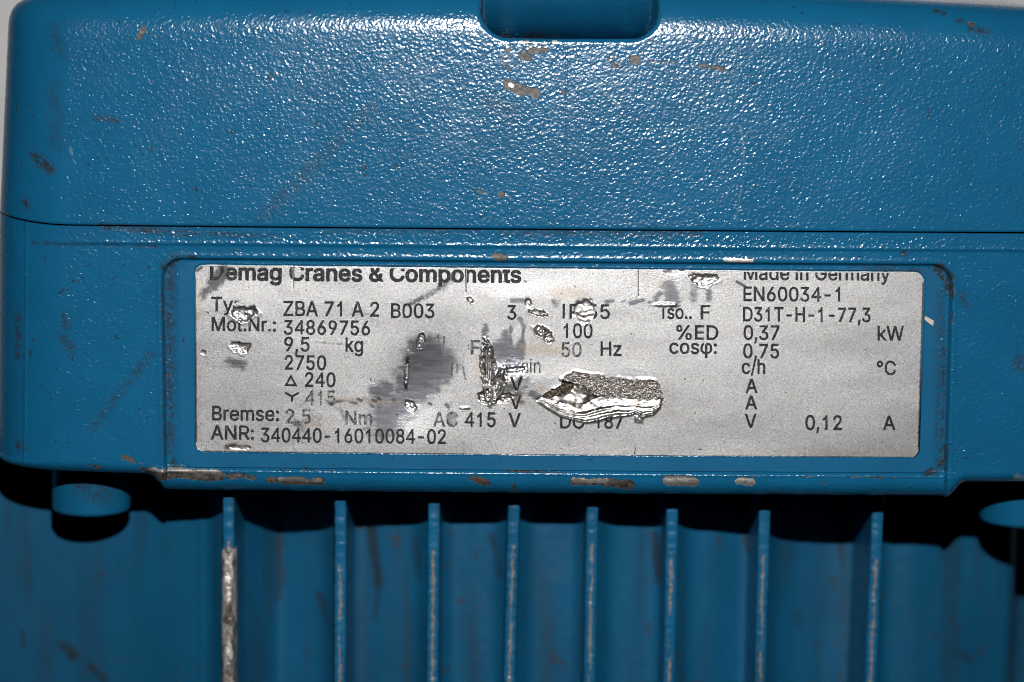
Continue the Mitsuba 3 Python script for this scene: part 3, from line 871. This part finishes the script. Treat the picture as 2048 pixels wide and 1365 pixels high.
write('', 569, 593, 773.5, 28, shape=tri.difference(sg.Polygon([(4.6, 2.6), (19.4, 2.6), (12, 16.6)])), name='delta_symbol')
write('240', 610, 670, 775, 28)
write('V', 1021, 1045, 782, 27, thin=.8)
write('A', 1493, 1515, 787, 27)
star = unary_union([sg.LineString([(0, 15), (12.5, 8.5), (25, 15)]).buffer(1.5), sg.LineString([(12.5, 8.5), (12.5, 0)]).buffer(1.5)])
write('', 570, 597, 803, 28, shape=star, name='star_symbol')
write('415', 611, 670, 811, 28, ink='faded_ink')
write('V', 1021, 1042, 819, 26, thin=.8)
write('A', 1492, 1514, 820, 27)
write('Bremse:', 424, 557, 842, 28)
write('2,5', 571, 621, 848, 28, ink='faded_ink')
write('Nm', 691, 744, 850, 27, ink='faded_ink')
write('AC', 867, 915, 853.5, 28, ink='faded_ink')
write('415', 930, 991, 854, 28)
write('V', 1018, 1041, 854.5, 27, thin=.8)
write('DC', 1121, 1168, 857.5, 28)
write('187', 1191, 1246, 857.5, 27)
write('V', 1491, 1513, 856.5, 27, thin=.8)
write('0,12', 1612, 1684, 860.5, 28)
write('A', 1768, 1791, 861, 27)
write('ANR:', 422, 507, 879.5, 27)
write('340440-16010084-02', 522, 891, 885, 28)


# ------------------------------------------------------------------ motor housing and fins behind and below
def tilt(X):
    """The motor stands turned a little against the box: mm further back per mm to the right."""
    return 0.062 * X * 1000


def floor_y(X):
    """mm"""
    x = X * 1000
    base = np.interp(x, [-75, -56, -48, -40, -36, -34, -30, -16, -4, 6, 16, 26, 37, 41, 46, 52.5, 66.5, 68.8, 80], [20, 19.5, 18.5, 15.5, 14.5, 15, 21.5, 17.2, 15.6, 15.6, 16.5, 18.6, 23.5, 24.5, 24.5, 24.7, 29, 44, 46])
    return base


FIN_PX = [457, 681, 868, 1028, 1185, 1345, 1530, 1757]
FIN_LOW = [457, 680, 865, 1019, 1179, 1338, 1520, 1741]


def crest_y(X):
    return 7.2 + 0.058 * X * 1000


ZT, ZB = float(P(1024, 800, .02)[2]), float(P(1024, 1480, .02)[2])


def housing_mesh():
    X = np.concatenate([np.linspace(-0.085, -0.04, 30), np.linspace(-0.04, 0.06, 240)[1:], np.linspace(0.06, 0.085, 60)[1:]])
    y = floor_y(X)
    for _ in range(3):
        y[1:-1] = 0.25 * y[:-2] + 0.5 * y[1:-1] + 0.25 * y[2:]
    # fillets up to the fins
    for a in FIN_PX:
        c = P(a, 1100, 0.016)[0]
        y = y - 2.6 * np.exp(-((X - c) * 1000 / 1.5) ** 2)
    Z = np.linspace(ZB, float(P(0, 915, .014)[2]), 160)
    g, z = np.meshgrid(X, Z, indexing='ij')
    y = np.repeat(y[:, None], len(Z), 1)
    y = y + 0.35 * (f2(g * 160, z * 60, 3, 2) - 0.5) + 6 * np.clip((z - Z[-1] + 0.0012) / 0.0012, 0, 1) ** 2
    v = np.stack([g, y * 1e-3, z], -1).reshape(-1, 3)
    return skirt(*clean(v, grid_faces(len(X), len(Z))), 0.075)


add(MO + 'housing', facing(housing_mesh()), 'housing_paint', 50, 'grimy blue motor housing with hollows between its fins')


def fin_mesh(k, bare=False):
    ptop, pbot = FIN_PX[k], FIN_LOW[k]
    a0 = P(ptop, 1000, 0.0066)
    cy = crest_y(a0[0]) * 1e-3
    t0, t1 = P(ptop, 1005, cy), P(pbot, 1365, cy)
    nz = 150
    zz = np.linspace(float(P(ptop, 880, cy)[2]), ZB, nz)
    xc = t0[0] + (t1[0] - t0[0]) * (zz - t0[2]) / (t1[2] - t0[2])
    hw = 0.00072
    # profile across the crest: back left, up the side, round the crest, down the other side
    ang = np.linspace(-90, 90, 9)
    r = 0.28e-3
    prof, uu = [], []
    deep = 0.022
    prof.append((-hw - 0.0007, deep)); uu.append(0)
    prof.append((-hw - 0.0001, 0.004)); uu.append(0.02)
    for i, a in enumerate(np.radians(np.linspace(0, 90, 5))):
        prof.append((-hw + r - r * math.cos(a), r - r * math.sin(a))); uu.append(0.08 + 0.10 * i / 4)
    for i in range(1, 6):
        prof.append((-hw + r + (2 * hw - 2 * r) * i / 6, -0.00006 * math.sin(math.pi * i / 6))); uu.append(0.18 + 0.64 * i / 6)
    for i, a in enumerate(np.radians(np.linspace(90, 0, 5))):
        prof.append((hw - r + r * math.cos(a), r - r * math.sin(a))); uu.append(0.82 + 0.10 * i / 4)
    prof.append((hw + 0.0001, 0.004)); uu.append(0.98)
    prof.append((hw + 0.0007, deep)); uu.append(1)
    prof, uu = np.array(prof), np.array(uu)
    wob = 0.00014 * (f2(zz * 1500, zz * 0 + k, 3, k) - 0.5)
    X = xc[None, :] + prof[:, 0][:, None] + wob[None, :]
    Y = cy + prof[:, 1][:, None] + 0 * zz[None, :]
    Y[prof[:, 1] < 0.001] += (0.00020 * (f2(zz * 2500 + 9, zz * 0 + k, 3, k + 20) - 0.5))[None, :]
    Z = np.repeat(zz[None, :], len(prof), 0)
    v = np.stack([X, Y, Z], -1).reshape(-1, 3)
    along = np.clip((t0[2] - Z), -0.4, 0.4).reshape(-1)
    uv = np.stack([np.repeat(uu, nz), along + (k + 1)], -1)
    return (v, grid_faces(len(prof), nz)), uv, xc, zz, cy, hw


for k in range(8):
    m, uv, xc, zz, cy, hw = fin_mesh(k)
    m = facing(m)
    key = add(MO + 'cooling_fin', m, 'fin_paint', True, None if k else 'leftmost cooling fin, its edge knocked bare and ragged', uv=uv)
    if k == 0:
        zt = float(P(457, 1092, cy)[2])
        zs = np.linspace(zt, ZB, 260)
        ws = np.linspace(-1, 1, 15)
        w, z = np.meshgrid(ws, zs, indexing='ij')
        lump = f2(w * 1.2, z * 700, 3, 8)
        half = (0.00088 + 0.00024 * (f2(z * 420, z * 0, 3, 4) - 0.35)) * np.clip((zt - z) / 0.0006, 0.05, 1) ** 0.5
        X = np.interp(z, zz[::-1], xc[::-1]) + w * half + 0.00010 * (f2(z * 900, w * 2, 2, 14) - 0.5)
        Y = cy - 0.00030 * np.sqrt(np.maximum(1 - w ** 2, 0)) - 0.0004 * (lump - 0.5) + 0.0007 * np.abs(w) ** 5
        v = np.stack([X, Y, z], -1).reshape(-1, 3)
        add(key + '__bare_edge', facing(skirt(v, grid_faces(len(ws), len(zs)), cy + 0.002)), 'bare_metal', 60, 'ragged bare metal edge of the leftmost fin')


# screw bosses under the box
def boss(cx, base_py, rad, y):
    c = P(cx, base_py, y)
    prof = [(0, -0.0), (rad - 0.0006, 0.0), (rad - 0.0002, 0.0002), (rad, 0.0006), (rad + 0.0002, 0.02), (0, 0.02)]
    m = trimesh.creation.revolve(np.array(prof), sections=96)
    m.apply_translation(c)
    return m


add(MO + 'screw_boss', boss(183, 1021, 81 * U, 0.0115), 'film_paint', 40, 'round blue boss under the left corner of the box')
add(MO + 'screw_boss', boss(2046, 1042, 92 * U, 0.0150), 'film_paint', 40, 'round blue boss at the right edge under the box')

# ------------------------------------------------------------------ a pale sliver caught beside the plate
sl = sg.Polygon([(1853, 635), (1862, 640), (1871, 645), (1869, 655), (1860, 649), (1852, 642)])
add('sliver', drape(sl, lambda a, b: (BASE_Y - 0.1 + plate_curve(a, b)) * 1e-3 + (a - 1853) * 4e-6, 6e-5, 5), 'sliver_stuff', False)
labels['sliver'] = {'label': 'pale sliver of paper stuck across the right edge of the name plate', 'category': 'scrap'}
